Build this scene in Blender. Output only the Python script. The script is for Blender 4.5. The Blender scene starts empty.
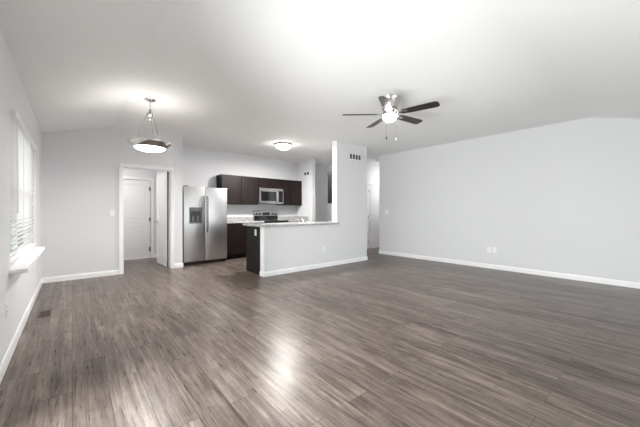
import bpy, bmesh, math, random
from mathutils import Vector, Matrix
random.seed(7)
PI = math.pi
sc = bpy.context.scene
COL = sc.collection

# ------------------------------------------------------------------ camera
cam_d = bpy.data.cameras.new('camera')
cam = bpy.data.objects.new('camera', cam_d)
COL.objects.link(cam)
cam.location = (0, 0, 1.15)
cam.rotation_euler = (PI / 2, 0, -math.radians(40.5))
cam_d.sensor_width = 36
cam_d.lens = 290 / 640 * 36
cam_d.shift_y = -1.5 / 640
cam_d.clip_start = 0.02
sc.camera = cam

# ------------------------------------------------------------------ world, sun, daylight
w = bpy.data.worlds.new('world')
sc.world = w
w.use_nodes = True
wn = w.node_tree
wn.nodes.clear()
wo = wn.nodes.new('ShaderNodeOutputWorld')
wb = wn.nodes.new('ShaderNodeBackground')
tc = wn.nodes.new('ShaderNodeTexCoord')
sp = wn.nodes.new('ShaderNodeSeparateXYZ')
cr = wn.nodes.new('ShaderNodeValToRGB')
cr.color_ramp.elements[0].position = 0.46
cr.color_ramp.elements[0].color = (0.20, 0.21, 0.19, 1)
cr.color_ramp.elements[1].position = 0.54
cr.color_ramp.elements[1].color = (0.96, 0.98, 1.0, 1)
mr = wn.nodes.new('ShaderNodeMapRange')
mr.inputs['From Min'].default_value = -1
mr.inputs['From Max'].default_value = 1
wn.links.new(tc.outputs['Generated'], sp.inputs[0])
wn.links.new(sp.outputs['Z'], mr.inputs['Value'])
wn.links.new(mr.outputs[0], cr.inputs[0])
wn.links.new(cr.outputs[0], wb.inputs['Color'])
wn.links.new(wb.outputs[0], wo.inputs[0])

def daylight(name, loc, target, sx, sy, power, color=(0.93, 0.97, 1.0)):
    d = bpy.data.lights.new(name, 'AREA')
    d.shape = 'RECTANGLE'; d.size = sx; d.size_y = sy; d.energy = power; d.color = color
    o = bpy.data.objects.new(name, d); COL.objects.link(o)
    o.location = loc
    o.rotation_euler = (Vector(target) - Vector(loc)).to_track_quat('-Z', 'Z').to_euler()
    return o
# daylight at the left window; patio and front lights added to brighten the room
NEUT = (1.0, 0.992, 0.978)
POWER = dict(world=2.0, patio=260, front=32, side=19, bowl=10.0, globe=34.0, dome=32.0, dim=26.0, hall=5.0, bowl_down=27.0, globe_down=4.0, dome_down=90.0)
wb.inputs['Strength'].default_value = POWER['world']
daylight('added_patio_light', (-0.80, 1.45, 0.88), (1.0, 1.25, 0.55), 1.5, 1.55, POWER['patio'], NEUT)
daylight('added_front_light', (3.3, -0.55, 1.38), (3.1, 1.0, 1.45), 2.8, 1.15, POWER['front'], NEUT)
daylight('daylight_side', (-0.95, 4.32, 1.78), (1, 4.32, 1.6), 2.1, 0.75, POWER['side'], NEUT)

sc.view_settings.view_transform = 'Standard'
sc.view_settings.look = 'None'
sc.view_settings.exposure = 0.22
sc.view_settings.gamma = 1.0
sc.view_settings.use_curve_mapping = False
sc.render.engine = 'CYCLES'
sc.cycles.max_bounces = 14
sc.cycles.diffuse_bounces = 8
sc.cycles.glossy_bounces = 5
sc.cycles.transparent_max_bounces = 12
sc.cycles.sample_clamp_indirect = 40
sc.cycles.use_denoising = True

# ------------------------------------------------------------------ materials
class NT:
    def __init__(self, name):
        self.m = bpy.data.materials.new(name); self.m.use_nodes = True
        self.t = self.m.node_tree; self.n = self.t.nodes
        self.b = self.n['Principled BSDF']; self.out = self.n['Material Output']
    def new(self, kind, **kw):
        x = self.n.new(kind)
        for k, v in kw.items():
            if hasattr(x, k) and k not in x.inputs: setattr(x, k, v)
            else: x.inputs[k].default_value = v
        return x
    def link(self, a, b): self.t.links.new(a, b)

def noise_mat(name, c1, c2, rough=0.5, scale=(8, 8, 8), metal=0.0, bump=0.0, detail=3, spec=None, coat=0.0):
    t = NT(name)
    tcx = t.new('ShaderNodeTexCoord'); mp = t.new('ShaderNodeMapping')
    mp.inputs['Scale'].default_value = scale
    nz = t.new('ShaderNodeTexNoise'); nz.inputs['Scale'].default_value = 1.0; nz.inputs['Detail'].default_value = detail
    rp = t.new('ShaderNodeValToRGB')
    rp.color_ramp.elements[0].position = 0.3; rp.color_ramp.elements[0].color = (*c1, 1)
    rp.color_ramp.elements[1].position = 0.7; rp.color_ramp.elements[1].color = (*c2, 1)
    t.link(tcx.outputs['Object'], mp.inputs[0]); t.link(mp.outputs[0], nz.inputs['Vector'])
    t.link(nz.outputs['Fac'], rp.inputs[0]); t.link(rp.outputs[0], t.b.inputs['Base Color'])
    t.b.inputs['Roughness'].default_value = rough; t.b.inputs['Metallic'].default_value = metal
    if spec is not None: t.b.inputs['Specular IOR Level'].default_value = spec
    if coat: t.b.inputs['Coat Weight'].default_value = coat; t.b.inputs['Coat Roughness'].default_value = 0.15
    if bump:
        bp = t.new('ShaderNodeBump'); bp.inputs['Strength'].default_value = bump; bp.inputs['Distance'].default_value = 0.002
        t.link(nz.outputs['Fac'], bp.inputs['Height']); t.link(bp.outputs[0], t.b.inputs['Normal'])
    return t.m

def emit_mat(name, col, strength):
    t = NT(name)
    t.b.inputs['Base Color'].default_value = (0.9, 0.9, 0.88, 1)
    t.b.inputs['Roughness'].default_value = 0.3
    t.b.inputs['Emission Color'].default_value = (*col, 1)
    t.b.inputs['Emission Strength'].default_value = strength
    return t.m

M = {}
M['wall'] = noise_mat('wall_paint', (0.715, 0.72, 0.738), (0.74, 0.745, 0.763), 0.75, (60, 60, 60), bump=0.05, spec=0.25)
M['ceiling'] = noise_mat('ceiling_paint', (0.90, 0.90, 0.897), (0.925, 0.925, 0.92), 0.85, (90, 90, 90), bump=0.12, spec=0.2)
M['trim'] = noise_mat('white_trim_paint', (0.88, 0.88, 0.885), (0.91, 0.91, 0.915), 0.35, (5, 5, 5))
M['door'] = noise_mat('white_door_paint', (0.80, 0.80, 0.80), (0.83, 0.83, 0.83), 0.4, (3, 3, 30))
M['plastic'] = noise_mat('white_plastic', (0.86, 0.86, 0.86), (0.9, 0.9, 0.9), 0.3, (5, 5, 5))
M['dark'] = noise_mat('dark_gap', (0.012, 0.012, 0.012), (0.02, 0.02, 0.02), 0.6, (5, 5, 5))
M['vent_dark'] = noise_mat('vent_shadow_metal', (0.05, 0.05, 0.05), (0.07, 0.07, 0.07), 0.6, (5, 5, 5))
M['black_gloss'] = noise_mat('black_glass', (0.008, 0.008, 0.009), (0.012, 0.012, 0.013), 0.08, (5, 5, 5))
M['black'] = noise_mat('black_enamel', (0.012, 0.012, 0.012), (0.02, 0.02, 0.02), 0.35, (20, 20, 20))
M['steel'] = noise_mat('brushed_stainless_steel', (0.52, 0.52, 0.53), (0.60, 0.60, 0.61), 0.34, (300, 300, 2), metal=1.0)
M['steel_h'] = noise_mat('brushed_stainless_horizontal', (0.48, 0.48, 0.49), (0.58, 0.58, 0.59), 0.27, (2, 300, 300), metal=1.0)
M['handle_steel'] = noise_mat('dark_brushed_handle_steel', (0.30, 0.30, 0.305), (0.36, 0.36, 0.365), 0.25, (200, 200, 4), metal=1.0)
M['panel_grey'] = noise_mat('grey_dispenser_plastic', (0.10, 0.10, 0.105), (0.14, 0.14, 0.145), 0.35, (20, 20, 20))
M['nickel'] = noise_mat('brushed_nickel', (0.55, 0.53, 0.50), (0.64, 0.62, 0.59), 0.22, (120, 120, 4), metal=1.0)
M['chrome'] = noise_mat('polished_chrome', (0.8, 0.8, 0.8), (0.85, 0.85, 0.85), 0.06, (5, 5, 5), metal=1.0)
M['hinge'] = noise_mat('satin_hinge_metal', (0.28, 0.275, 0.27), (0.34, 0.335, 0.33), 0.35, (20, 20, 20), metal=1.0)
M['espresso'] = noise_mat('espresso_stained_wood', (0.0075, 0.0038, 0.0037), (0.0160, 0.0085, 0.0082), 0.42, (45, 45, 3), detail=5, coat=0.0, spec=0.28)
M['espresso_dark'] = noise_mat('espresso_end_panel', (0.0075, 0.0064, 0.0066), (0.0125, 0.0108, 0.011), 0.45, (45, 45, 3), detail=5, spec=0.25)
M['blade'] = noise_mat('dark_walnut_blade', (0.016, 0.012, 0.011), (0.034, 0.026, 0.023), 0.35, (4, 60, 60), detail=5)
M['register'] = noise_mat('brown_register_metal', (0.09, 0.065, 0.05), (0.12, 0.09, 0.07), 0.45, (20, 20, 20), metal=0.3)
M['bowl_glow'] = emit_mat('lit_frosted_bowl', (1.0, 0.96, 0.9), POWER['bowl'])
M['globe_glow'] = emit_mat('lit_frosted_globe', (1.0, 0.97, 0.92), POWER['globe'])
M['dome_glow'] = emit_mat('lit_frosted_dome', (1.0, 0.97, 0.92), POWER['dome'])
M['dome_added'] = emit_mat('added_back_hall_dome', (1.0, 0.97, 0.92), POWER['dim'])
M['dome_added_hall'] = emit_mat('added_hall_dome', (1.0, 0.97, 0.92), POWER['hall'])
M['display'] = emit_mat('lit_clock_display', (0.2, 0.7, 0.8), 0.0)

def granite():
    t = NT('light_speckled_granite')
    tcx = t.new('ShaderNodeTexCoord')
    n1 = t.new('ShaderNodeTexNoise'); n1.inputs['Scale'].default_value = 55; n1.inputs['Detail'].default_value = 6
    v = t.new('ShaderNodeTexVoronoi'); v.inputs['Scale'].default_value = 120
    t.link(tcx.outputs['Object'], n1.inputs['Vector']); t.link(tcx.outputs['Object'], v.inputs['Vector'])
    r1 = t.new('ShaderNodeValToRGB'); e = r1.color_ramp.elements
    e[0].position = 0.36; e[0].color = (0.13, 0.12, 0.12, 1)
    e[1].position = 0.62; e[1].color = (0.72, 0.71, 0.71, 1)
    x = e.new(0.48); x.color = (0.46, 0.45, 0.45, 1)
    t.link(n1.outputs['Fac'], r1.inputs[0])
    mx = t.new('ShaderNodeMix', data_type='RGBA', blend_type='MULTIPLY'); mx.inputs['Factor'].default_value = 0.35
    t.link(r1.outputs[0], mx.inputs['A']); t.link(v.outputs['Color'], mx.inputs['B'])
    hs = t.new('ShaderNodeHueSaturation'); hs.inputs['Saturation'].default_value = 0.15
    t.link(mx.outputs['Result'], hs.inputs['Color']); t.link(hs.outputs[0], t.b.inputs['Base Color'])
    t.b.inputs['Roughness'].default_value = 0.18
    return t.m
M['granite'] = granite()

def glass():
    t = NT('window_glass')
    t.n.remove(t.b)
    tr = t.new('ShaderNodeBsdfTransparent'); tr.inputs[0].default_value = (0.95, 0.97, 0.97, 1)
    gl = t.new('ShaderNodeBsdfGlossy'); gl.inputs['Roughness'].default_value = 0.02
    fr = t.new('ShaderNodeFresnel'); fr.inputs[0].default_value = 1.45
    mx = t.new('ShaderNodeMixShader')
    t.link(fr.outputs[0], mx.inputs[0]); t.link(tr.outputs[0], mx.inputs[1]); t.link(gl.outputs[0], mx.inputs[2])
    t.link(mx.outputs[0], t.out.inputs[0])
    return t.m
M['glass'] = glass()

def slat():
    t = NT('white_blind_slats')
    t.b.inputs['Base Color'].default_value = (0.88, 0.88, 0.87, 1); t.b.inputs['Roughness'].default_value = 0.45
    tl = t.new('ShaderNodeBsdfTranslucent'); tl.inputs[0].default_value = (0.9, 0.9, 0.9, 1)
    mx = t.new('ShaderNodeMixShader'); mx.inputs[0].default_value = 0.45
    t.link(t.b.outputs[0], mx.inputs[1]); t.link(tl.outputs[0], mx.inputs[2]); t.link(mx.outputs[0], t.out.inputs[0])
    return t.m
M['slat'] = slat()

def floor_mat():
    t = NT('grey_brown_vinyl_planks')
    tcx = t.new('ShaderNodeTexCoord')
    rot = t.new('ShaderNodeMapping'); rot.inputs['Rotation'].default_value = (0, 0, PI / 2)
    t.link(tcx.outputs['Object'], rot.inputs[0])
    def brick(c1, c2, mortar, bw=1.22, rh=0.18, ms=0.0016, off=0.37):
        b = t.new('ShaderNodeTexBrick')
        b.offset = off; b.offset_frequency = 2; b.squash = 1.0
        b.inputs['Color1'].default_value = c1; b.inputs['Color2'].default_value = c2; b.inputs['Mortar'].default_value = mortar
        b.inputs['Scale'].default_value = 1.0; b.inputs['Mortar Size'].default_value = ms
        b.inputs['Mortar Smooth'].default_value = 0.2; b.inputs['Brick Width'].default_value = bw
        b.inputs['Row Height'].default_value = rh; b.inputs['Bias'].default_value = 0.0
        t.link(rot.outputs[0], b.inputs['Vector'])
        return b
    b1 = brick((0, 0, 0, 1), (1, 1, 1, 1), (0.5, 0.5, 0.5, 1))       # a random number per plank
    b2 = brick((0, 0, 0, 1), (1, 1, 1, 1), (0.5, 0.5, 0.5, 1), 0.71, 0.06, 0.0, 0.43)   # strips printed on each plank
    # shift the grain from plank to plank
    sh = t.new('ShaderNodeVectorMath', operation='MULTIPLY_ADD')
    sh.inputs[1].default_value = (37.0, 53.0, 11.0)
    t.link(b1.outputs['Color'], sh.inputs[0]); t.link(tcx.outputs['Object'], sh.inputs[2])
    def grain(scale, detail, dist=0.0, rough=0.55):
        mp = t.new('ShaderNodeMapping'); mp.inputs['Scale'].default_value = scale
        t.link(sh.outputs[0], mp.inputs[0])
        n = t.new('ShaderNodeTexNoise'); n.inputs['Scale'].default_value = 1; n.inputs['Detail'].default_value = detail
        n.inputs['Distortion'].default_value = dist; n.inputs['Roughness'].default_value = rough
        t.link(mp.outputs[0], n.inputs['Vector'])
        return n
    g1 = grain((25, 1.1, 1), 5, 0.8, 0.62)      # broad light and dark streaks
    g2 = grain((110, 5.0, 1), 4, 0.3, 0.65)     # fine grain
    g3 = grain((6, 2.2, 1), 4, 1.2)             # worn patches
    g4 = grain((24, 60, 1), 3, 0.4)             # cross saw marks
    def math_(op, a, b=None, c=None):
        m = t.new('ShaderNodeMath', operation=op)
        for i, x in enumerate((a, b, c)):
            if x is None: continue
            if isinstance(x, (int, float)): m.inputs[i].default_value = x
            else: t.link(x, m.inputs[i])
        return m.outputs[0]
    s = math_('MULTIPLY', g1.outputs['Fac'], 1.5)
    s = math_('MULTIPLY_ADD', g2.outputs['Fac'], 0.9, s)
    s = math_('MULTIPLY_ADD', g3.outputs['Fac'], 0.65, s)
    s = math_('MULTIPLY_ADD', g4.outputs['Fac'], 0.22, s)
    s = math_('MULTIPLY_ADD', b1.outputs['Color'], 0.18, s)
    s = math_('MULTIPLY_ADD', b2.outputs['Color'], 0.20, s)
    s = math_('MULTIPLY_ADD', s, 1.05, -1.475)
    rp = t.new('ShaderNodeValToRGB'); e = rp.color_ramp.elements
    e[0].position = 0.0; e[0].color = (0.044, 0.032, 0.026, 1)
    e[1].position = 1.0; e[1].color = (0.285, 0.230, 0.198, 1)
    x = e.new(0.25); x.color = (0.086, 0.065, 0.055, 1)
    x = e.new(0.55); x.color = (0.146, 0.115, 0.099, 1)
    t.link(s, rp.inputs[0])
    mx = t.new('ShaderNodeMix', data_type='RGBA', blend_type='MIX')
    t.link(b1.outputs['Fac'], mx.inputs['Factor']); t.link(rp.outputs[0], mx.inputs['A'])
    mx.inputs['B'].default_value = (0.035, 0.028, 0.025, 1)
    t.link(mx.outputs['Result'], t.b.inputs['Base Color'])
    rr = t.new('ShaderNodeMapRange'); rr.inputs['To Min'].default_value = 0.23; rr.inputs['To Max'].default_value = 0.35
    t.link(g2.outputs['Fac'], rr.inputs['Value']); t.link(rr.outputs[0], t.b.inputs['Roughness'])
    t.b.inputs['Specular IOR Level'].default_value = 0.25
    bp = t.new('ShaderNodeBump'); bp.inputs['Strength'].default_value = 0.25; bp.inputs['Distance'].default_value = 0.002
    t.link(g2.outputs['Fac'], bp.inputs['Height']); t.link(bp.outputs[0], t.b.inputs['Normal'])
    return t.m
M['floor'] = floor_mat()

# ------------------------------------------------------------------ mesh helpers
class MB:
    def __init__(self): self.bm = bmesh.new()
    def box(self, x0, x1, y0, y1, z0, z1, bev=0.0):
        r = bmesh.ops.create_cube(self.bm, size=1.0)
        vs = r['verts']
        for v in vs:
            v.co = Vector(((x0 + x1) / 2 + v.co.x * (x1 - x0), (y0 + y1) / 2 + v.co.y * (y1 - y0), (z0 + z1) / 2 + v.co.z * (z1 - z0)))
        if bev:
            es = list({e for v in vs for e in v.link_edges})
            bmesh.ops.bevel(self.bm, geom=es, offset=bev, segments=2, profile=0.6, affect='EDGES')
        return self
    def poly(self, pts, off):
        """closed polygon extruded by a vector"""
        off = Vector(off)
        a = [self.bm.verts.new(Vector(p)) for p in pts]
        b = [self.bm.verts.new(Vector(p) + off) for p in pts]
        n = len(pts)
        self.bm.faces.new(a); self.bm.faces.new(b[::-1])
        for i in range(n):
            self.bm.faces.new((a[(i + 1) % n], a[i], b[i], b[(i + 1) % n]))
        return self
    def lathe(self, prof, seg=40, loc=(0, 0, 0), axis='z', closed=False):
        """profile of (r, z); ends with r = 0 close it"""
        loc = Vector(loc)
        def P(r, z, a):
            x, y = r * math.cos(a), r * math.sin(a)
            return loc + (Vector((x, y, z)) if axis == 'z' else Vector((x, z, y)) if axis == 'y' else Vector((z, x, y)))
        rings = []
        for r, z in prof:
            if r < 1e-6: rings.append([self.bm.verts.new(P(0, z, 0))])
            else: rings.append([self.bm.verts.new(P(r, z, 2 * PI * i / seg)) for i in range(seg)])
        if closed: rings.append(rings[0])
        for A, B in zip(rings, rings[1:]):
            for i in range(seg):
                j = (i + 1) % seg
                if len(A) == 1 and len(B) == 1: continue
                if len(A) == 1: self.bm.faces.new((A[0], B[i], B[j]))
                elif len(B) == 1: self.bm.faces.new((A[i], B[0], A[j]))
                else: self.bm.faces.new((A[i], B[i], B[j], A[j]))
        return self
    def cyl(self, loc, r, h, axis='z', seg=24):
        return self.lathe([(0, 0), (r, 0), (r, h), (0, h)], seg, loc, axis)
    def tube(self, pts, r, seg=10, cap=True):
        pts = [Vector(p) for p in pts]
        rad = r if isinstance(r, (list, tuple)) else [r] * len(pts)
        up = None; rings = []
        for i, p in enumerate(pts):
            d = (pts[min(i + 1, len(pts) - 1)] - pts[max(i - 1, 0)]).normalized()
            if up is None: up = d.orthogonal().normalized()
            u = (up - d * up.dot(d))
            u = u.normalized() if u.length > 1e-5 else d.orthogonal().normalized()
            up = u; v = d.cross(u)
            rings.append([self.bm.verts.new(p + rad[i] * (u * math.cos(2 * PI * k / seg) + v * math.sin(2 * PI * k / seg))) for k in range(seg)])
        for A, B in zip(rings, rings[1:]):
            for k in range(seg):
                l = (k + 1) % seg
                self.bm.faces.new((A[k], A[l], B[l], B[k]))
        if cap:
            self.bm.faces.new(rings[0][::-1]); self.bm.faces.new(rings[-1])
        return self
    def xf(self, mat): self.bm.transform(mat); return self
    def build(self, name, mat, parent=None, smooth=False, loc=None):
        bmesh.ops.recalc_face_normals(self.bm, faces=self.bm.faces)
        me = bpy.data.meshes.new(name); self.bm.to_mesh(me); self.bm.free()
        me.materials.append(M[mat] if isinstance(mat, str) else mat)
        o = bpy.data.objects.new(name, me); COL.objects.link(o)
        if smooth:
            for p in me.polygons: p.use_smooth = True
            me.set_sharp_from_angle(angle=math.radians(35))
        if parent: o.parent = parent
        if loc: o.location = loc
        return o

def tag(o, label, cat, group=None, kind=None):
    o['label'] = label; o['category'] = cat
    if group: o['group'] = group
    if kind: o['kind'] = kind
    return o
def thing(name, label, cat, loc=(0, 0, 0), rz=0.0, group=None, kind=None):
    o = bpy.data.objects.new(name, None); COL.objects.link(o)
    o.empty_display_size = 0.1
    o.location = loc; o.rotation_euler = (0, 0, rz)
    return tag(o, label, cat, group, kind)
def copy_tree(o, parent=None):
    c = o.copy(); COL.objects.link(c)
    if parent: c.parent = parent
    for ch in list(o.children): copy_tree(ch, c)
    return c
def struct(o, label, cat):
    return tag(o, label, cat, kind='structure')

# ------------------------------------------------------------------ room dimensions
XL, XR, YF, YB, HC = -0.38, 6.48, -0.22, 6.47, 2.71
HL = 2.43                       # height where the sloped ceiling meets the left and front walls
XC, YC = 0.55, 0.75             # where the slopes become flat
YH = 4.55                       # face of the half wall and the column
YK = 7.35                       # kitchen back wall
T = 0.12
TOP = 2.78

# floor and ceiling
f = MB().box(XL - T, 8.2, YF - T, 8.5, -0.08, 0.0).build('floor', 'floor')
struct(f, 'grey brown wood plank vinyl floor running through the whole room', 'floor')

b = MB()
def slab(pts): b.poly(pts, (0, 0, 0.10))
e = 0.03
zs = HL - e * (HC - HL) / (XC - XL)
zf = HL - e * (HC - HL) / (YC - YF)
slab([(XC, YC, HC), (8.1, YC, HC), (8.1, 8.42, HC), (1.69, 8.42, HC), (1.69, YB + 0.06, HC), (XC, YB + 0.06, HC)])
slab([(XL - e, YF - e, min(zs, zf)), (XC, YC, HC), (XC, YB + 0.06, HC), (XL - e, YB + 0.06, zs)])
slab([(XL - e, YF - e, min(zs, zf)), (8.1, YF - e, zf), (8.1, YC, HC), (XC, YC, HC)])
c = b.build('ceiling', 'ceiling')
struct(c, 'white textured ceiling sloping down over the left wall and above the camera', 'ceiling')
c2 = MB().box(XL - e, 1.66, YB + T - 0.02, 8.35, 2.44, 2.54).build('ceiling_back_hall', 'ceiling')
struct(c2, 'lower flat ceiling of the small hall behind the doorway', 'ceiling')

# walls -------------------------------------------------------------
WY0, WY1, WZ0, WZ1 = 3.39, 5.25, 0.68, 1.985       # main window opening
PY0, PY1, PZ = 0.65, 2.25, 2.05                   # unseen sliding door added in the left wall for light       # small window beside the camera
b = MB()
ys = [(YF - T, PY0, None), (PY0, PY1, (0.0, PZ)), (PY1, WY0, None), (WY0, WY1, (WZ0, WZ1)), (WY1, 8.40, None)]
for y0, y1, hole in ys:
    if hole is None: b.box(XL - T, XL, y0, y1, 0, TOP)
    else:
        if hole[0] > 0: b.box(XL - T, XL, y0, y1, 0, hole[0])
        b.box(XL - T, XL, y0, y1, hole[1], TOP)
struct(b.build('wall_left', 'wall'), 'pale grey left wall with the blinded window', 'wall')

# back wall of the dining end with its doorway (opening x 0.70..1.52, z 0..2.02)
DX0, DX1, DZ = 0.715, 1.530, 2.0
b = MB()
b.box(XL, DX0, YB, YB + T, 0, TOP); b.box(DX1, 1.75, YB, YB + T, 0, TOP); b.box(DX0, DX1, YB, YB + T, DZ, TOP)
b.box(1.63, 1.75, YB + T, YK, 0, TOP)
struct(b.build('wall_back', 'wall'), 'pale grey far wall with the white cased doorway under the pendant', 'wall')
struct(MB().box(1.63, 8.1, YK, YK + T, 0, TOP).build('wall_kitchen', 'wall'), 'white grey kitchen wall behind the refrigerator, range and cabinets', 'wall')
# small hall behind the doorway
YD = 8.30
BX0, BX1, BZ = 0.70, 1.49, 1.93
b = MB()
b.box(XL, BX0 - 0.005, YD, YD + T, 0, TOP); b.box(BX1 + 0.005, 1.75, YD, YD + T, 0, TOP); b.box(BX0 - 0.005, BX1 + 0.005, YD, YD + T, BZ + 0.005, TOP)
b.box(1.63, 1.75, YK + T, YD, 0, TOP)
struct(b.build('wall_back_hall', 'wall'), 'shaded grey wall of the small hall seen through the doorway', 'wall')
struct(MB().box(5.28, 5.40, 6.54, YK, 0, TOP).build('wall_pantry', 'wall'), 'short pale wall closing the right end of the kitchen', 'wall')
b = MB()
b.box(XR, XR + T, YF - T, 5.05, 0, TOP); b.box(XR + T, 8.1, 5.05 - T, 5.05, 0, TOP)
struct(b.build('wall_right', 'wall'), 'long plain pale grey right wall', 'wall')
# hall wall with its door
HX0, HX1, HZ = 7.085, 7.865, 2.03
YHW = 5.98
b = MB()
b.box(XR, HX0, YHW, YHW + T, 0, TOP); b.box(HX1, 8.1, YHW, YHW + T, 0, TOP); b.box(HX0, HX1, YHW, YHW + T, HZ, TOP)
b.box(8.1, 8.1 + T, 5.05 - T, YHW + T, 0, TOP)
b.box(XR, XR + T, YHW + T, 8.3, 0, TOP); b.box(5.40, XR + T, 8.3, 8.3 + T, 0, TOP)
struct(b.build('wall_hall', 'wall'), 'dim warm grey hall walls beyond the column', 'wall')
# column and half wall
CX0, CX1 = 4.375, 5.36
b = MB()
b.box(CX0, CX1, YH, YH + T + 0.02, 0, TOP); b.box(CX1 - T, CX1, YH + T + 0.02, 5.50, 0, TOP)  # unseen return behind the column, added to block the kitchen light
struct(b.build('wall_column', 'wall'), 'full height grey wall column at the right end of the half wall', 'wall')
b = MB()
b.box(2.59, CX0, YH, YH + T, 0, 0.885)
struct(b.build('wall_half', 'wall'), 'low grey half wall under the speckled counter', 'wall')
struct(MB().box(2.575, 2.59, YH - 0.004, YH + T + 0.004, 0, 0.885).build('trim_half_wall_end', 'trim'), 'white trim board on the end of the half wall', 'trim')
struct(MB().box(CX0 - 0.012, CX0, YH - 0.003, YH + T + 0.023, 0.93, TOP - 0.08).build('trim_column_edge', 'trim'), 'white trim board up the left edge of the wall column', 'trim')

# front wall behind the camera with an opening for the added window
FX0, FX1, FZ0, FZ1 = 1.80, 4.80, 0.80, 1.97
b = MB()
b.box(XL, FX0, YF - T, YF, 0, TOP); b.box(FX1, XR, YF - T, YF, 0, TOP)
b.box(FX0, FX1, YF - T, YF, 0, FZ0); b.box(FX0, FX1, YF - T, YF, FZ1, TOP)
struct(b.build('wall_front', 'wall'), 'grey wall behind the camera with an added wide window', 'wall')

# ------------------------------------------------------------------ baseboards
BH, BT = 0.088, 0.014
def base(name, segs, label):
    b = MB()
    for (x0, y0, x1, y1, nx, ny) in segs:      # line on the wall face, normal into the room
        L = Vector((x1 - x0, y1 - y0, 0)); n = Vector((nx, ny, 0))
        prof = [(0, 0), (BT, 0), (BT, BH - 0.022), (BT * 0.55, BH - 0.006), (BT * 0.4, BH), (0, BH)]
        b.poly([Vector((x0, y0, 0)) + n * p + Vector((0, 0, z)) for p, z in prof], L)
    struct(b.build(name, 'trim'), label, 'baseboard')
base('baseboard_left', [(XL, YF, XL, PY0, 1, 0), (XL, PY1, XL, YB, 1, 0)], 'white baseboard along the left wall under the window')
base('baseboard_back', [(XL + BT, YB, 0.650, YB, 0, -1), (1.600, YB, 1.75 + BT, YB, 0, -1), (1.75, YB, 1.75, YK, 1, 0)], 'white baseboard either side of the cased doorway')
base('baseboard_half_wall', [(2.575 - BT, YH, CX1 + BT, YH, 0, -1), (2.575, YH, 2.575, YH + T, -1, 0), (CX1, YH, CX1, 5.50, 1, 0)], 'white baseboard along the foot of the half wall and column')
base('baseboard_right', [(XR, YF, XR, 5.05 + BT, -1, 0), (XR, 5.05, 8.1, 5.05, 0, 1)], 'long white baseboard along the plain right wall')
base('baseboard_hall', [(XR - BT, YHW, HX0 - 0.062, YHW, 0, -1), (XR, YHW, XR, 8.3, -1, 0)], 'white baseboard in the hall beyond the column')
base('baseboard_back_hall', [(1.63, YB + T, 1.63, YD, -1, 0), (XL, YD, BX0 - 0.07, YD, 0, -1), (BX1 + 0.07, YD, 1.63, YD, 0, -1)], 'white baseboard in the small hall behind the doorway')
base('baseboard_front', [(XL, YF, XR, YF, 0, 1)], 'white baseboard on the wall behind the camera')
base('baseboard_pantry', [(5.28 - BT, 6.54, 5.40 + BT, 6.54, 0, -1), (5.40, 6.54, 5.40, YK, 1, 0)], 'white baseboard around the short kitchen end wall')

# ------------------------------------------------------------------ doors
def casing(name, x0, x1, z1, y, width, side, label, depth=0.12):
    """cased opening in a wall facing -Y (side=-1): jamb lining and face casing"""
    b = MB()
    t = 0.016
    ya, yb = (y - t, y)
    b.box(x0 - width, x0, ya, yb, 0, z1 + width, 0.003)
    b.box(x1, x1 + width, ya, yb, 0, z1 + width, 0.003)
    b.box(x0, x1, ya, yb, z1, z1 + width, 0.003)
    # raised outer band of the casing
    b.box(x0 - width, x0 - width + 0.016, ya - 0.005, ya, 0, z1 + width)
    b.box(x1 + width - 0.016, x1 + width, ya - 0.005, ya, 0, z1 + width)
    b.box(x0 - width, x1 + width, ya - 0.005, ya, z1 + width - 0.016, z1 + width)
    # lining
    b.box(x0, x0 + 0.012, y, y + depth, 0, z1); b.box(x1 - 0.012, x1, y, y + depth, 0, z1)
    b.box(x0 + 0.012, x1 - 0.012, y, y + depth, z1 - 0.012, z1)
    return struct(b.build(name, 'trim'), label, 'door trim')
casing('trim_doorway', DX0 - 0.002, DX1 + 0.002, DZ, YB, 0.058, -1, 'white casing round the open doorway in the far wall')
casing('trim_back_door', BX0 - 0.015, BX1 + 0.015, BZ + 0.015, YD, 0.058, -1, 'white casing round the closed door seen through the doorway', 0.05)
casing('trim_hall_door', HX0 + 0.005, HX1 - 0.005, HZ, YHW, 0.058, -1, 'cream white casing round the hall door', 0.05)

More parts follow.
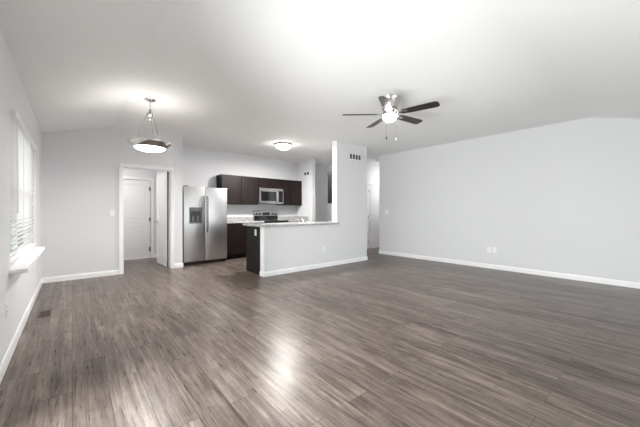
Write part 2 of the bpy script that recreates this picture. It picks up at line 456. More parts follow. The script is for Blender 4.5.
def door_leaf(name, w, h, label, knob_z=0.93, hinge_side=1):
    """leaf in local space: hinge edge at x=0, extends to -x (hinge_side=1) or +x, faces +-y, thickness 0.035"""
    s = -1 if hinge_side == 1 else 1
    th = 0.0175
    root = MB()
    def bx(a0, a1, z0, z1, d, bev=0.0):
        x0, x1 = sorted((s * a0, s * a1))
        root.box(x0, x1, -d, d, z0, z1, bev)
    st, tr, lr, br = 0.115, 0.115, 0.115, 0.20
    z_mid = h * 0.445
    z0 = 0.008
    bx(0, w, z0, h, th - 0.014)                          # core
    bx(0, st, z0, h, th); bx(w - st, w, z0, h, th)       # stiles
    bx(st, w - st, z0, br, th); bx(st, w - st, z_mid, z_mid + lr, th); bx(st, w - st, h - tr, h, th)
    for a, c_ in ((br, z_mid), (z_mid + lr, h - tr)):    # raised fields
        bx(st + 0.028, w - st - 0.028, a + 0.028, c_ - 0.028, th - 0.001, 0.006)
    o = root.build(name, 'door')
    struct(o, label, 'door')
    for i, hz in enumerate((0.22, h * 0.5, h - 0.20)):
        hb = MB()
        hb.cyl((s * -0.006, -0.022, hz - 0.05), 0.0085, 0.10, seg=12)
        hb.cyl((s * -0.006, -0.022, hz - 0.056), 0.006, 0.112, seg=10)
        hb.box(min(0, s * 0.032), max(0, s * 0.032), -0.0195, -0.0174, hz - 0.05, hz + 0.05)
        k = hb.build('hinge', 'hinge', o, True); k['label'] = 'dark metal hinge'
    for sd in (-1, 1):
        kb = MB()
        kb.lathe([(0, 0), (0.032, 0), (0.032, 0.006), (0.012, 0.012), (0.011, 0.035), (0.024, 0.045), (0.029, 0.058), (0.024, 0.07), (0, 0.074)], 24, axis='y')
        if sd == -1: kb.xf(Matrix.Scale(-1, 4, (0, 1, 0)))
        kb.xf(Matrix.Translation((s * (w - 0.065), sd * th, knob_z)))
        k = kb.build('knob', 'nickel', o, True); k['label'] = 'satin nickel door knob'
    return o
d1 = door_leaf('door_1', BX1 - BX0 - 0.006, BZ - 0.005, 'closed white two panel door at the end of the small hall')
d1.location = (BX1 - 0.003, YD + 0.022, 0)
d2 = door_leaf('door_2', 0.79, 1.985, 'open white two panel door swung back inside the far doorway')
d2.location = (DX1 - 0.012, YB + T + 0.012, 0)
d2.rotation_euler = (0, 0, math.radians(-86.4))
k = MB().box(-0.002, 0.020, -0.030, -0.018, 0.01, 1.985).build('hinge_gap_shade', 'dark', d2); k['label'] = 'black strip standing in for the shade of the hinge gap'  # dark strip imitating the shade in the hinge gap
d3 = door_leaf('door_3', HX1 - HX0 - 0.03, HZ - 0.02, 'closed cream white hall door beside the column', hinge_side=-1)
d3.location = (HX0 + 0.02, YHW + 0.022, 0)

# sliding glass door and front window, both unseen, added to light the room
dd = MB()
xa, xb = XL - 0.10, XL - 0.02
for y0, y1 in ((PY0, PY0 + 0.06), (PY1 - 0.06, PY1), ((PY0 + PY1) / 2 - 0.035, (PY0 + PY1) / 2 + 0.035)):
    dd.box(xa, xb, y0, y1, 0, PZ)
dd.box(xa, xb, PY0, PY1, PZ - 0.06, PZ); dd.box(xa, xb, PY0, PY1, 0, 0.06)
d4 = dd.build('added_door', 'trim'); struct(d4, 'unseen white framed sliding glass door added in the left wall for light', 'door')
MB().box(XL - 0.064, XL - 0.058, PY0 + 0.06, PY1 - 0.06, 0.06, PZ - 0.06).build('pane', 'glass', d4)
MB().box(XL - 0.02, XL - 0.005, 1.40, 1.42, 0.95, 1.15).build('handle', 'nickel', d4)
ww = MB()
ww.box(FX0, FX0 + 0.05, YF - 0.10, YF - 0.02, FZ0, FZ1); ww.box(FX1 - 0.05, FX1, YF - 0.10, YF - 0.02, FZ0, FZ1)
ww.box(FX0, FX1, YF - 0.10, YF - 0.02, FZ0, FZ0 + 0.05); ww.box(FX0, FX1, YF - 0.10, YF - 0.02, FZ1 - 0.05, FZ1)
ww.box(3.27, 3.33, YF - 0.10, YF - 0.02, FZ0, FZ1)
w3 = ww.build('added_window', 'trim'); struct(w3, 'unseen white framed window added behind the camera for light', 'window')
MB().box(FX0 + 0.05, FX1 - 0.05, YF - 0.064, YF - 0.058, FZ0 + 0.05, FZ1 - 0.05).build('pane', 'glass', w3)

# ------------------------------------------------------------------ left window with blind
b = MB()
fo, fi = XL - T + 0.005, XL - 0.055
b.box(fo, fi, WY0, WY0 + 0.045, WZ0, WZ1); b.box(fo, fi, WY1 - 0.045, WY1, WZ0, WZ1)
b.box(fo, fi, WY0, WY1, WZ1 - 0.045, WZ1); b.box(fo, fi, WY0, WY1, WZ0, WZ0 + 0.05)
b.box(fo, fi, (WY0 + WY1) / 2 - 0.035, (WY0 + WY1) / 2 + 0.035, WZ0, WZ1)
w1 = b.build('window_1', 'trim')
struct(w1, 'white framed window in the left wall, bright behind its blind', 'window')
for y0, y1 in ((WY0 + 0.045, (WY0 + WY1) / 2 - 0.035), ((WY0 + WY1) / 2 + 0.035, WY1 - 0.045)):
    MB().box(fo + 0.02, fo + 0.055, y0, y1, 1.325, 1.375).build('meeting_rail', 'trim', w1)
    MB().box(fo + 0.030, fo + 0.034, y0, y1, WZ0 + 0.05, WZ1 - 0.045).build('pane', 'glass', w1)
b = MB()
b.box(XL - 0.05, XL + 0.001, WY0, WY1, WZ0 - 0.012, WZ0 + 0.012)
b.box(XL, XL + 0.105, WY0 - 0.06, WY1 + 0.09, WZ0 - 0.020, WZ0 + 0.012, 0.005)
b.box(XL, XL + 0.016, WY0 - 0.03, WY1 + 0.06, WZ0 - 0.065, WZ0 - 0.020, 0.003)
b.build('window_sill', 'trim', w1)
bl = thing('window_blind', 'white horizontal slat blind lowered over the left wall window', 'blind', (XL, (WY0 + WY1) / 2, WZ0 + 0.04))
by = (WY1 - WY0) / 2 - 0.012
bh = WZ1 - WZ0 - 0.04
MB().box(-0.045, 0.034, -by, by, bh - 0.062, bh - 0.002, 0.004).build('headrail', 'plastic', bl)
b = MB()
ns = 29
for i in range(ns):
    z = 0.055 + (bh - 0.14) * i / (ns - 1)
    ang = math.radians(58 if z < 0.63 else 68)
    hw = 0.024
    dx, dz = hw * math.cos(ang), -hw * math.sin(ang)
    b.poly([(-0.008 - dx, -by + 0.01, z + dz), (-0.008 + dx, -by + 0.01, z - dz), (-0.008 + dx + 0.0016, -by + 0.01, z - dz + 0.0022), (-0.008 - dx + 0.0016, -by + 0.01, z + dz + 0.0022)], (0, 2 * by - 0.02, 0))
b.build('slats', 'slat', bl)
MB().box(-0.032, 0.018, -by + 0.005, by - 0.005, 0.004, 0.026, 0.004).build('bottom_rail', 'plastic', bl)
for y in (-by + 0.13, -by * 0.33, by * 0.33, by - 0.13):
    MB().tube([(0.019, y, 0.02), (0.019, y, bh - 0.06)], 0.0016, 6).build('ladder_cord', 'plastic', bl)
MB().tube([(0.032, -by + 0.07, bh - 0.06), (0.036, -by + 0.07, 0.42)], 0.004, 8).build('tilt_wand', 'plastic', bl)

# ------------------------------------------------------------------ refrigerator
fx0, fx1, fyf = 1.795, 2.745, 6.55
W = fx1 - fx0; FH = 1.70
fr = thing('refrigerator', 'stainless steel side by side refrigerator with a door dispenser', 'refrigerator', ((fx0 + fx1) / 2, fyf, 0))
MB().box(-W / 2 + 0.006, W / 2 - 0.006, 0.075, 0.75, 0.03, FH - 0.012, 0.006).build('body', 'black', fr)
split = 2.238 - (fx0 + fx1) / 2
dl = MB()
# left door with an opening for the dispenser: built from four blocks round it
qx0, qx1, qz0, qz1 = 1.905 - 2.27, 2.175 - 2.27, 0.90, 1.25
x0, x1, z0, z1 = -W / 2, split - 0.004, 0.075, FH
dl.box(x0, x1, 0, 0.07, z0, z1, 0.008)
ld = dl.build('door', 'steel', fr, True)
dp = MB()
dp.box(qx0, qx1, -0.006, 0.0, qz0, qz0 + 0.028); dp.box(qx0, qx1, -0.006, 0.0, qz1 - 0.085, qz1)
dp.box(qx0, qx0 + 0.022, -0.006, 0.0, qz0, qz1); dp.box(qx1 - 0.022, qx1, -0.006, 0.0, qz0, qz1)
disp = dp.build('dispenser', 'panel_grey', ld)
MB().box(qx0 + 0.022, qx1 - 0.022, -0.003, 0.0, qz0 + 0.028, qz1 - 0.085).build('recess', 'black', disp)
pd = MB()
for px_ in (-0.055, 0.045):
    pd.box((qx0 + qx1) / 2 + px_ - 0.02, (qx0 + qx1) / 2 + px_ + 0.02, -0.012, -0.002, qz0 + 0.05, qz0 + 0.17, 0.003)
pd.box(qx0 + 0.03, qx1 - 0.03, -0.012, -0.002, qz0 + 0.03, qz0 + 0.042)
pd.build('paddle', 'panel_grey', disp)
MB().box(qx0 + 0.04, qx1 - 0.04, -0.0085, -0.005, qz1 - 0.062, qz1 - 0.022).build('control_panel', 'black_gloss', disp)
rd = MB().box(split + 0.004, W / 2, 0, 0.07, z0, z1, 0.008).build('door', 'steel', fr, True)
for door, hx in ((ld, split - 0.035), (rd, split + 0.045)):
    h = MB()
    pts = [(hx, 0.0, 0.70), (hx, -0.045, 0.735), (hx, -0.058, 0.80), (hx, -0.062, 1.10), (hx, -0.058, 1.40), (hx, -0.045, 1.465), (hx, 0.0, 1.50)]
    h.tube(pts, 0.0125, 12)
    h.build('handle', 'handle_steel', door, True)
MB().box(-W / 2 + 0.02, W / 2 - 0.02, 0.035, 0.075, 0.018, 0.07).build('toe_grille', 'dark', fr)
for sx in (-1, 1):
    MB().cyl((sx * (W / 2 - 0.05), 0.05, 0), 0.022, 0.03).build('foot', 'black', fr, True)
    MB().box(sx * (W / 2 - 0.06) - 0.04, sx * (W / 2 - 0.06) + 0.04, 0.02, 0.12, FH - 0.005, FH + 0.018, 0.004).build('hinge_cover', 'black', fr)

# ------------------------------------------------------------------ cabinets
def shaker(name, x0, x1, z0, z1, yf, parent, mat='espresso', rail=0.057):
    """shaker door whose face lies at local y = yf (towards -y)"""
    b = MB(); g = 0.004
    x0 += g; x1 -= g; z0 += g; z1 -= g
    r = min(rail, (x1 - x0) * 0.3, (z1 - z0) * 0.3)
    b.box(x0, x1, yf + 0.009, yf + 0.02, z0, z1)
    for a in ((x0, x0 + r, z0, z1), (x1 - r, x1, z0, z1), (x0 + r, x1 - r, z0, z0 + r), (x0 + r, x1 - r, z1 - r, z1)):
        b.box(a[0], a[1], yf, yf + 0.012, a[2], a[3], 0.0015)
    return b.build(name, mat, parent)
def wall_cabinet(x0, x1, z0, z1, splits, label, yb=YK, depth=0.33, rz=0.0, group='dark kitchen wall cabinets'):
    cx = (x0 + x1) / 2
    t = thing('wall_cabinet', label, 'cabinet', (cx, yb, z0), rz, group)
    b = MB()
    b.box(x0 - cx, x1 - cx, -depth + 0.021, -0.002, 0, z1 - z0)
    b.build('body', 'espresso', t)
    xs = [x0] + splits + [x1]
    for a, c_ in zip(xs, xs[1:]):
        shaker('door', a - cx, c_ - cx, 0, z1 - z0, -depth, t)
    return t
UZ0, UZ1 = 1.35, 2.085
wall_cabinet(2.80, 3.812, UZ0, UZ1, [3.33], 'wide dark brown wall cabinet between refrigerator and microwave')
wall_cabinet(3.814, 4.575, 1.805, UZ1, [4.22], 'short dark brown wall cabinet directly above the microwave')
wall_cabinet(4.577, 5.276, UZ0, UZ1, [4.885], 'dark brown wall cabinet right of the microwave in the kitchen corner')
t = wall_cabinet(4.52, 5.232, UZ0, UZ1, [4.875], 'dark brown wall cabinet on the kitchen side of the wall column', yb=YH + T + 0.02, rz=PI)

def base_cabinet(x0, x1, label, yback, depth, cols, rz=0.0, group='dark kitchen base cabinets', height=0.875):
    cx = (x0 + x1) / 2
    t = thing('base_cabinet', label, 'cabinet', (cx, yback, 0), rz, group)
    w_ = x1 - x0
    b = MB()
    b.box(-w_ / 2, w_ / 2, -depth + 0.021, -0.002, 0.10, height)
    b.build('body', 'espresso', t)
    MB().box(-w_ / 2, w_ / 2, -depth + 0.08, -0.01, 0, 0.10).build('toe_kick', 'espresso_dark', t)
    for i in range(cols):
        a, c_ = -w_ / 2 + w_ * i / cols, -w_ / 2 + w_ * (i + 1) / cols
        shaker('door', a, c_, 0.105, height - 0.16, -depth, t)
        b = MB(); b.box(a + 0.0025, c_ - 0.0025, -depth, -depth + 0.019, height - 0.155, height - 0.01, 0.002); b.build('drawer', 'espresso', t)
    return t
base_cabinet(2.79, 3.805, 'dark brown base cabinet between refrigerator and range', YK, 0.62, 2)
base_cabinet(4.58, 5.275, 'dark brown base cabinet in the corner right of the range', YK, 0.62, 2)
pc = base_cabinet(2.60, 5.20, 'dark brown peninsula cabinet backing onto the half wall', YH + T + 0.022, 0.58, 5, rz=PI)
b = MB(); b.box(0, 0.012, -0.0, 0.56, 0.0, 0.875)
ep = MB().box(1.288, 1.302, -0.575, -0.001, 0.0, 0.876).build('end_panel', 'espresso_dark', pc)

# worktops
def worktop(name, x0, x1, label):
    t = thing(name, label, 'countertop', ((x0 + x1) / 2, YK, 0.877), 0, 'kitchen countertops')
    w_ = (x1 - x0) / 2
    MB().box(-w_, w_, -0.645, -0.001, 0, 0.038, 0.004).build('slab', 'granite', t)
    MB().box(-w_, w_, -0.022, -0.001, 0.038, 0.14, 0.003).build('backsplash', 'granite', t)
    return t
worktop('countertop', 2.785, 3.808, 'speckled grey countertop between refrigerator and range')
wt = worktop('countertop', 4.577, 5.277, 'speckled grey countertop in the corner right of the range')
MB().box(0.328, 0.349, -0.645, -0.024, 0.038, 0.14, 0.003).build('backsplash', 'granite', wt)
pt = thing('countertop', 'long speckled grey countertop on the half wall and peninsula', 'countertop', (3.45, YH, 0.887), 0, 'kitchen countertops')
b = MB()
cxo = 3.45
b.poly([(2.53 - cxo, -0.05, 0), (CX0 + 0.015 - cxo, -0.05, 0), (CX0 + 0.015 - cxo, -0.004, 0), (CX0 - 0.016 - cxo, -0.004, 0), (CX0 - 0.016 - cxo, T + 0.026, 0), (5.235 - cxo, T + 0.026, 0), (5.235 - cxo, 0.74, 0), (2.53 - cxo, 0.74, 0)], (0, 0, 0.034))
b.build('slab', 'granite', pt)

# ------------------------------------------------------------------ microwave
mw = thing('microwave', 'stainless steel microwave mounted above the range', 'microwave', (4.193, YK, 1.375))
hw_ = 0.378
MB().box(-hw_, hw_, -0.37, -0.002, 0, 0.428, 0.004).build('body', 'steel_h', mw)
MB().box(-hw_, hw_, -0.375, -0.366, 0.39, 0.428).build('vent_grille', 'steel_h', mw)
md = MB().box(-hw_ + 0.003, 0.19, -0.40, -0.371, 0.02, 0.39, 0.005).build('door', 'steel_h', mw)
MB().box(-hw_ + 0.045, 0.135, -0.404, -0.399, 0.075, 0.335).build('window', 'black_gloss', md)
MB().tube([(0.16, -0.40, 0.05), (0.16, -0.432, 0.07), (0.16, -0.437, 0.20), (0.16, -0.432, 0.33), (0.16, -0.40, 0.355)], 0.011, 10).build('handle', 'steel', md, True)
cp = MB().box(0.195, hw_ - 0.003, -0.40, -0.371, 0.02, 0.39, 0.005).build('control_panel', 'steel_h', mw)
MB().box(0.215, hw_ - 0.025, -0.403, -0.399, 0.05, 0.36).build('keypad', 'black_gloss', cp)
MB().box(-hw_ + 0.02, hw_ - 0.02, -0.36, -0.05, -0.008, 0.001).build('underside', 'black', mw)

# ------------------------------------------------------------------ range
rg = thing('kitchen_range', 'stainless steel and black electric range below the microwave', 'range', (4.193, YK, 0))
MB().box(-hw_, hw_, -0.63, -0.03, 0.05, 0.90).build('body', 'black', rg)
MB().box(-hw_, hw_, -0.665, -0.03, 0.90, 0.92, 0.004).build('cooktop', 'black_gloss', rg)
bg = MB().poly([(-hw_, -0.095, 0.92), (-hw_, -0.075, 1.175), (-hw_, -0.03, 1.185), (-hw_, -0.008, 1.185), (-hw_, -0.008, 0.92)], (2 * hw_, 0, 0)).build('backguard', 'steel_h', rg)
MB().poly([(-hw_ + 0.001, -0.0965, 0.921), (-hw_ + 0.001, -0.0875, 1.045), (-hw_ + 0.001, -0.080, 1.045), (-hw_ + 0.001, -0.085, 0.921)], (2 * hw_ - 0.002, 0, 0)).build('lower_panel', 'black_gloss', bg)
for x in (-0.30, -0.20, 0.20, 0.30):
    k = MB(); k.lathe([(0, 0), (0.028, 0), (0.024, -0.026), (0, -0.028)], 20, (x, -0.083, 1.095), 'y'); k.build('knob', 'black', bg, True)
MB().box(-0.11, 0.11, -0.0895, -0.08, 1.055, 1.14).build('clock_display', 'black_gloss', bg)
od = MB().box(-hw_ + 0.003, hw_ - 0.003, -0.665, -0.631, 0.24, 0.86, 0.006).build('oven_door', 'steel_h', rg)
MB().box(-0.26, 0.26, -0.668, -0.664, 0.36, 0.68).build('window', 'black_gloss', od)
MB().tube([(-0.33, -0.665, 0.79), (-0.32, -0.71, 0.79), (0.32, -0.71, 0.79), (0.33, -0.665, 0.79)], 0.012, 10).build('handle', 'steel', od, True)
MB().box(-hw_ + 0.003, hw_ - 0.003, -0.66, -0.631, 0.07, 0.225, 0.006).build('storage_drawer', 'steel_h', rg)
for x in (-0.31, 0.31):
    MB().cyl((x, -0.58, 0), 0.02, 0.05).build('foot', 'black', rg, True)
for (x, y, r) in ((-0.19, -0.50, 0.105), (0.19, -0.50, 0.085), (-0.19, -0.24, 0.085), (0.19, -0.24, 0.105)):
    q = MB(); q.lathe([(r, 0.9201), (r, 0.9212), (r - 0.006, 0.9212), (r - 0.006, 0.9201)], 32, (x, y, 0), closed=True)
    q.build('burner', 'steel_h', rg, True)

# ------------------------------------------------------------------ faucet on the peninsula
fa = thing('sink_faucet', 'low chrome kitchen faucet standing on the peninsula countertop', 'faucet', (3.78, 4.99, 0.921))
MB().box(-0.13, 0.13, -0.028, 0.028, 0, 0.012, 0.004).build('deck_plate', 'chrome', fa, True)
b = MB(); b.lathe([(0, 0.012), (0.026, 0.012), (0.024, 0.05), (0.019, 0.075), (0, 0.078)], 20); b.tube([(0, 0, 0.06), (0, 0.04, 0.085), (0, 0.11, 0.095), (0, 0.17, 0.085), (0, 0.19, 0.065)], [0.014, 0.013, 0.012, 0.011, 0.011], 12)
b.build('spout', 'chrome', fa, True)
for x in (-0.10, 0.10):
    b = MB(); b.lathe([(0, 0.012), (0.023, 0.012), (0.021, 0.04), (0.014, 0.055), (0, 0.058)], 18, (x, 0, 0)); b.tube([(x, 0, 0.045), (x + math.copysign(0.05, x), -0.005, 0.062)], [0.008, 0.006], 8)
    b.build('handle', 'chrome', fa, True)

# ------------------------------------------------------------------ lamps
def downlight(parent, z, r, power):
    d = bpy.data.lights.new('lamp_light', 'AREA'); d.shape = 'DISK'; d.size = 2 * r; d.energy = power; d.color = (1.0, 0.97, 0.93)
    o = bpy.data.objects.new('lamp_light', d); COL.objects.link(o); o.parent = parent; o.location = (0, 0, z)
# pendant
pn = thing('pendant_light', 'brushed nickel bowl pendant hanging from the ceiling near the far doorway', 'pendant lamp', (0.82, 4.59, HC))
b = MB(); b.lathe([(0, 0), (0.072, 0), (0.070, -0.008), (0.045, -0.022), (0.014, -0.030), (0, -0.031)], 32); b.build('canopy', 'nickel', pn, True)
b = MB()
for i in range(5):
    z = -0.030 - i * 0.019
    b.tube([(0.006 * math.cos(a_) * (1 if i % 2 else 0.3), 0.006 * math.cos(a_) * (0.3 if i % 2 else 1), z - 0.012 + 0.014 * math.sin(a_)) for a_ in [2 * PI * k / 12 for k in range(13)]], 0.0022, 6, cap=False)
b.tube([(0, 0, -0.03), (0, 0, -0.14)], 0.0035, 8)
b.build('chain', 'nickel', pn, True)
b = MB(); b.lathe([(0, -0.13), (0.016, -0.132), (0.018, -0.15), (0.010, -0.16), (0.034, -0.185), (0.046, -0.20), (0.040, -0.225), (0.016, -0.245), (0.013, -0.27), (0.020, -0.28), (0, -0.295)], 28); b.build('hub', 'nickel', pn, True)
RB, ZR = 0.265, -0.598
for k in range(3):
    a_ = math.radians(152 + 120 * k)
    ca, sa = math.cos(a_), math.sin(a_)
    MB().tube([(0.032 * ca, 0.032 * sa, -0.205), (0.050 * ca, 0.050 * sa, -0.235), (0.12 * ca, 0.12 * sa, -0.42), (0.196 * ca, 0.196 * sa, ZR - 0.055)], 0.0040, 8).build('rod', 'nickel', pn, True)
    q = MB(); q.lathe([(0, 0.014), (0.010, 0.01), (0.012, 0), (0.010, -0.012), (0, -0.014)], 12, (0.196 * ca, 0.196 * sa, ZR - 0.052)); q.build('finial', 'nickel', pn, True)
b = MB(); b.lathe([(0.259, ZR + 0.004), (RB, ZR), (0.264, ZR - 0.014), (0.240, ZR - 0.048), (0.192, ZR - 0.076), (0.184, ZR - 0.072), (0.233, ZR - 0.042), (0.257, ZR - 0.008)], 64, closed=True); b.build('bowl_rim', 'nickel', pn, True)
b = MB()
GR = 0.188
pr = [(GR, ZR - 0.070)]
for i in range(1, 10):
    a_ = PI / 2 * i / 9
    pr.append((GR * math.cos(a_) if i < 9 else 0, ZR - 0.070 - 0.055 * math.sin(a_)))
b.lathe([(0, ZR - 0.066), (GR - 0.01, ZR - 0.066)] + pr, 56); b.build('glass_bowl', 'bowl_glow', pn, True)
downlight(pn, ZR - 0.145, 0.12, POWER['bowl_down'])

# flush lamps: kitchen, plus unseen ones added to brighten the two halls
fl = thing('flush_ceiling_light', 'round lit flush ceiling light over the kitchen', 'ceiling lamp', (3.69, 5.62, HC), 0, 'flush ceiling lights')
b = MB(); b.lathe([(0, 0), (0.20, 0), (0.205, -0.012), (0.195, -0.030), (0.172, -0.040), (0, -0.040)], 48); b.build('base_ring', 'nickel', fl, True)
pr = [(0.172 * math.cos(PI / 2 * i / 8) if i < 8 else 0, -0.040 - 0.085 * math.sin(PI / 2 * i / 8)) for i in range(9)]
b = MB(); b.lathe([(0, -0.0395)] + pr, 48); b.build('glass_dome', 'dome_glow', fl, True)
q = MB(); q.lathe([(0, -0.123), (0.010, -0.125), (0.012, -0.132), (0.006, -0.142), (0, -0.144)], 16); q.build('finial', 'nickel', fl, True)
for lc, lb, mt in (((0.55, 7.45, 2.44), 'unseen flush light added to brighten the small hall behind the far doorway', 'dome_added'), ((7.80, 5.30, HC), 'unseen flush light added to brighten the hall round the end of the right wall', 'dome_added_hall')):
    o = copy_tree(fl); o.location = lc; o['label'] = lb
    for ch in o.children:
        if ch.name.startswith('glass_dome'): ch.data = ch.data.copy(); ch.data.materials[0] = M[mt]
    downlight(o, -0.15, 0.12, 6 if mt == 'dome_added' else 9)
downlight(fl, -0.15, 0.12, POWER['dome_down'])

# ceiling fan
fan = thing('ceiling_fan', 'five blade dark wood ceiling fan with nickel motor and lit globe', 'ceiling fan', (3.31, 2.40, HC))
b = MB(); b.lathe([(0, 0), (0.145, 0), (0.147, -0.012), (0.135, -0.035), (0.118, -0.11), (0.108, -0.145), (0.085, -0.158), (0, -0.158)], 56); b.build('motor_housing', 'nickel', fan, True)
b = MB(); b.lathe([(0, -0.155), (0.085, -0.155), (0.098, -0.168), (0.098, -0.192), (0.075, -0.205), (0.07, -0.222), (0.098, -0.226), (0.102, -0.240), (0, -0.240)], 48); b.build('light_kit_ring', 'nickel', fan, True)
pr = [(0.096 * math.cos(PI / 2 * i / 9) if i < 9 else 0, -0.240 - 0.088 * math.sin(PI / 2 * i / 9)) for i in range(10)]
b = MB(); b.lathe([(0, -0.239)] + pr, 48); b.build('glass_globe', 'globe_glow', fan, True)
downlight(fan, -0.35, 0.08, POWER['globe_down'])
yaw = math.radians(-40.5)
ZBL = -0.222 + 0.0
for k in range(5):
    ang = math.radians(34 + 72 * k) + yaw
    R_ = Matrix.Rotation(ang, 4, 'Z')
    ol = []
    r0, r1 = 0.175, 0.650
    for (x, y) in ((r0, -0.048), (r0 + 0.10, -0.058), (r1 - 0.10, -0.066), (r1 - 0.035, -0.064), (r1 - 0.008, -0.050), (r1, -0.030), (r1, 0.030), (r1 - 0.008, 0.050), (r1 - 0.035, 0.064), (r1 - 0.10, 0.066), (r0 + 0.10, 0.058), (r0, 0.048)):
        ol.append((x, y, -0.003))
    P = R_ @ Matrix.Translation((0, 0, ZBL)) @ Matrix.Rotation(math.radians(-12), 4, 'X')
    # keep the grain along the blade: blade mesh stays along local x
    bm_ = MB().poly(ol, (0, 0, 0.006))
    bo = bm_.build('blade', 'blade', fan); bo.matrix_local = P
    ir = MB()
    ir.box(0.16, 0.25, -0.030, 0.030, -0.009, -0.0032, 0.002)
    ir.poly([(0.085, -0.014, -0.002), (0.175, -0.020, -0.0095), (0.175, 0.020, -0.0095), (0.085, 0.014, -0.002)], (0, 0, 0.006))
    ir.box(0.070, 0.10, -0.016, 0.016, -0.004, 0.04, 0.002)
    ir.build('blade_iron', 'nickel', bo)
FW = Vector((math.sin(math.radians(40.5)), math.cos(math.radians(40.5)), 0)); RT = Vector((FW.y, -FW.x, 0))
for (lat, ln, mt) in ((-0.062, 0.36, 'blade'), (0.052, 0.375, 'plastic')):
    p = RT * lat - FW * 0.085
    ch = MB().tube([(p.x, p.y, -0.205), (p.x * 1.05, p.y * 1.05, -0.24), (p.x * 1.12, p.y * 1.12, -0.26), (p.x * 1.12, p.y * 1.12, -0.21 - ln + 0.02)], 0.0016, 6).build('pull_chain', 'nickel', fan, True)
    q = MB(); q.lathe([(0, 0.022), (0.004, 0.02), (0.0085, 0), (0.006, -0.016), (0, -0.018)], 14, (p.x * 1.12, p.y * 1.12, -0.21 - ln)); q.build('pull', mt, ch, True)

# ------------------------------------------------------------------ grilles, switches, outlets (local: plate in XZ, facing -Y, wall at y=0)
def grille(name, label, cat, loc, rz, w_, h_, n, group=None):
    t = thing(name, label, cat, loc, rz, group)
    b = MB(); m = 0.016; gp = 0.022
    b.box(-w_ / 2, w_ / 2, -0.006, 0, h_ / 2 - m, h_ / 2); b.box(-w_ / 2, w_ / 2, -0.006, 0, -h_ / 2, -h_ / 2 + m)
    cw = (w_ - 2 * m - gp * (n - 1)) / n
    xs = [-w_ / 2 + m + i * (cw + gp) for i in range(n)]
    b.box(-w_ / 2, -w_ / 2 + m, -0.006, 0, -h_ / 2, h_ / 2); b.box(w_ / 2 - m, w_ / 2, -0.006, 0, -h_ / 2, h_ / 2)
    for i in range(n - 1): b.box(xs[i] + cw, xs[i] + cw + gp, -0.006, 0, -h_ / 2 + m, h_ / 2 - m)
    b.build('frame', 'trim', t)
    MB().box(-w_ / 2 + m, w_ / 2 - m, -0.0012, -0.0002, -h_ / 2 + m, h_ / 2 - m).build('backing', 'vent_dark', t)
    b = MB(); nl = 7
    for x in xs:
        for i in range(nl):
            z = -h_ / 2 + m + (h_ - 2 * m) * (i + 0.5) / nl
            b.poly([(x, -0.001, z + 0.002), (x, -0.005, z - 0.0025), (x, -0.005, z - 0.0010), (x, -0.001, z + 0.0035)], (cw, 0, 0))
    b.build('louvers', 'vent_dark', t)
    return t
grille('air_vent', 'white air vent with four dark openings high on the wall column', 'vent', (4.95, YH, 2.415), 0, 0.40, 0.145, 4)
grille('air_vent', 'small air vent with two dark openings on the kitchen end wall', 'vent', (5.28, 6.79, 2.285), -PI / 2, 0.27, 0.12, 2)

def switch(label, loc, rz, gang=1, group=None):
    t = thing('light_switch', label, 'switch', loc, rz, group)
    w_ = 0.07 + 0.046 * (gang - 1)
    MB().box(-w_ / 2, w_ / 2, -0.006, 0, -0.0575, 0.0575, 0.002).build('plate', 'plastic', t)
    for g in range(gang):
        x = (g - (gang - 1) / 2) * 0.046
        MB().box(x - 0.0165, x + 0.0165, -0.0095, -0.006, -0.033, 0.033, 0.0015).build('rocker', 'plastic', t)
    return t
def outlet(label, loc, rz, group=None):
    t = thing('power_outlet', label, 'outlet', loc, rz, group)
    MB().box(-0.035, 0.035, -0.006, 0, -0.0575, 0.0575, 0.002).build('plate', 'plastic', t)
    for z in (-0.021, 0.021):
        r_ = MB().box(-0.017, 0.017, -0.0085, -0.006, z - 0.0145, z + 0.0145, 0.0012).build('receptacle', 'plastic', t)
        s_ = MB(); s_.box(-0.0075, -0.0055, -0.0089, -0.0084, z - 0.004, z + 0.005); s_.box(0.0055, 0.0075, -0.0089, -0.0084, z - 0.004, z + 0.005)
        s_.build('slots', 'dark', r_)
    return t
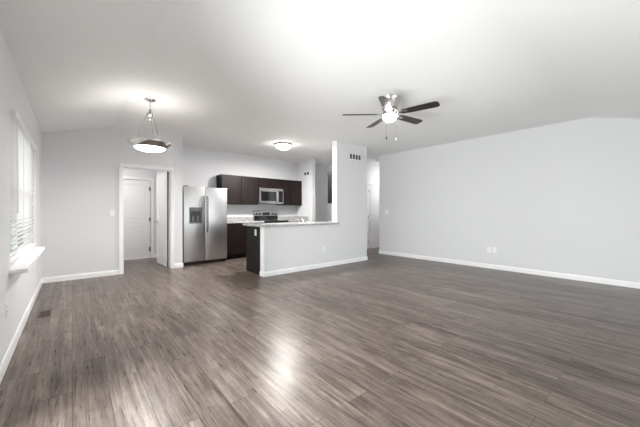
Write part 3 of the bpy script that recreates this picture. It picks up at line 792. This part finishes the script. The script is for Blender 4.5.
switch('white light switch on the far wall left of the doorway', (0.556, YB, 1.14), 0)
switch('white double light switch at the hall end of the right wall', (XR, 4.80, 1.15), -PI / 2, 2)
outlet('white outlet low on the half wall', (3.996, YH, 0.375), 0)
outlet('white outlet on the dark peninsula end panel', (2.5863, 4.865, 0.77), -PI / 2)
outlet('white wall plate low on the right wall, the one nearer the hall', (XR, 2.268, 0.38), -PI / 2)
outlet('white wall plate low on the right wall, the one farther from the hall', (XR, 2.165, 0.38), -PI / 2)
outlet('white outlet on the left wall between window sill and far corner', (XL, 5.43, 0.40), PI / 2)
outlet('white outlet on the left wall nearest the camera, low beneath the window', (XL, 3.19, 0.42), PI / 2)
switch('white light switch above the counter left of the range', (3.02, YK, 1.16), 0)

# floor register
rgx = thing('floor_register', 'brown metal floor register near the left wall', 'floor vent', (-0.235, 4.505, 0))
b = MB()
rw, rl = 0.055, 0.125
b.box(-rw, -rw + 0.014, -rl, rl, 0, 0.004); b.box(rw - 0.014, rw, -rl, rl, 0, 0.004)
b.box(-rw, rw, -rl, -rl + 0.016, 0, 0.004); b.box(-rw, rw, rl - 0.016, rl, 0, 0.004); b.box(-0.004, 0.004, -rl, rl, 0, 0.004)
b.build('frame', 'register', rgx)
b = MB()
for i in range(14):
    y = -rl + 0.022 + i * (2 * rl - 0.044) / 13
    b.box(-rw + 0.014, rw - 0.014, y - 0.004, y + 0.004, 0.0005, 0.003)
b.build('louvers', 'register', rgx)
MB().box(-rw + 0.012, rw - 0.012, -rl + 0.014, rl - 0.014, 0.0002, 0.001).build('backing', 'dark', rgx)

# smoke alarm on the hall ceiling
sm = thing('smoke_alarm', 'small round alarm on the hall ceiling above the hall door', 'smoke alarm', (6.92, 5.45, HC))
b = MB(); b.lathe([(0, 0), (0.06, 0), (0.062, -0.012), (0.055, -0.032), (0.03, -0.038), (0, -0.038)], 32); b.build('housing', 'plastic', sm, True)
b = MB(); b.lathe([(0.0, -0.0375), (0.022, -0.0375), (0.022, -0.040), (0, -0.041)], 20); b.build('grille', 'vent_dark', sm, True)
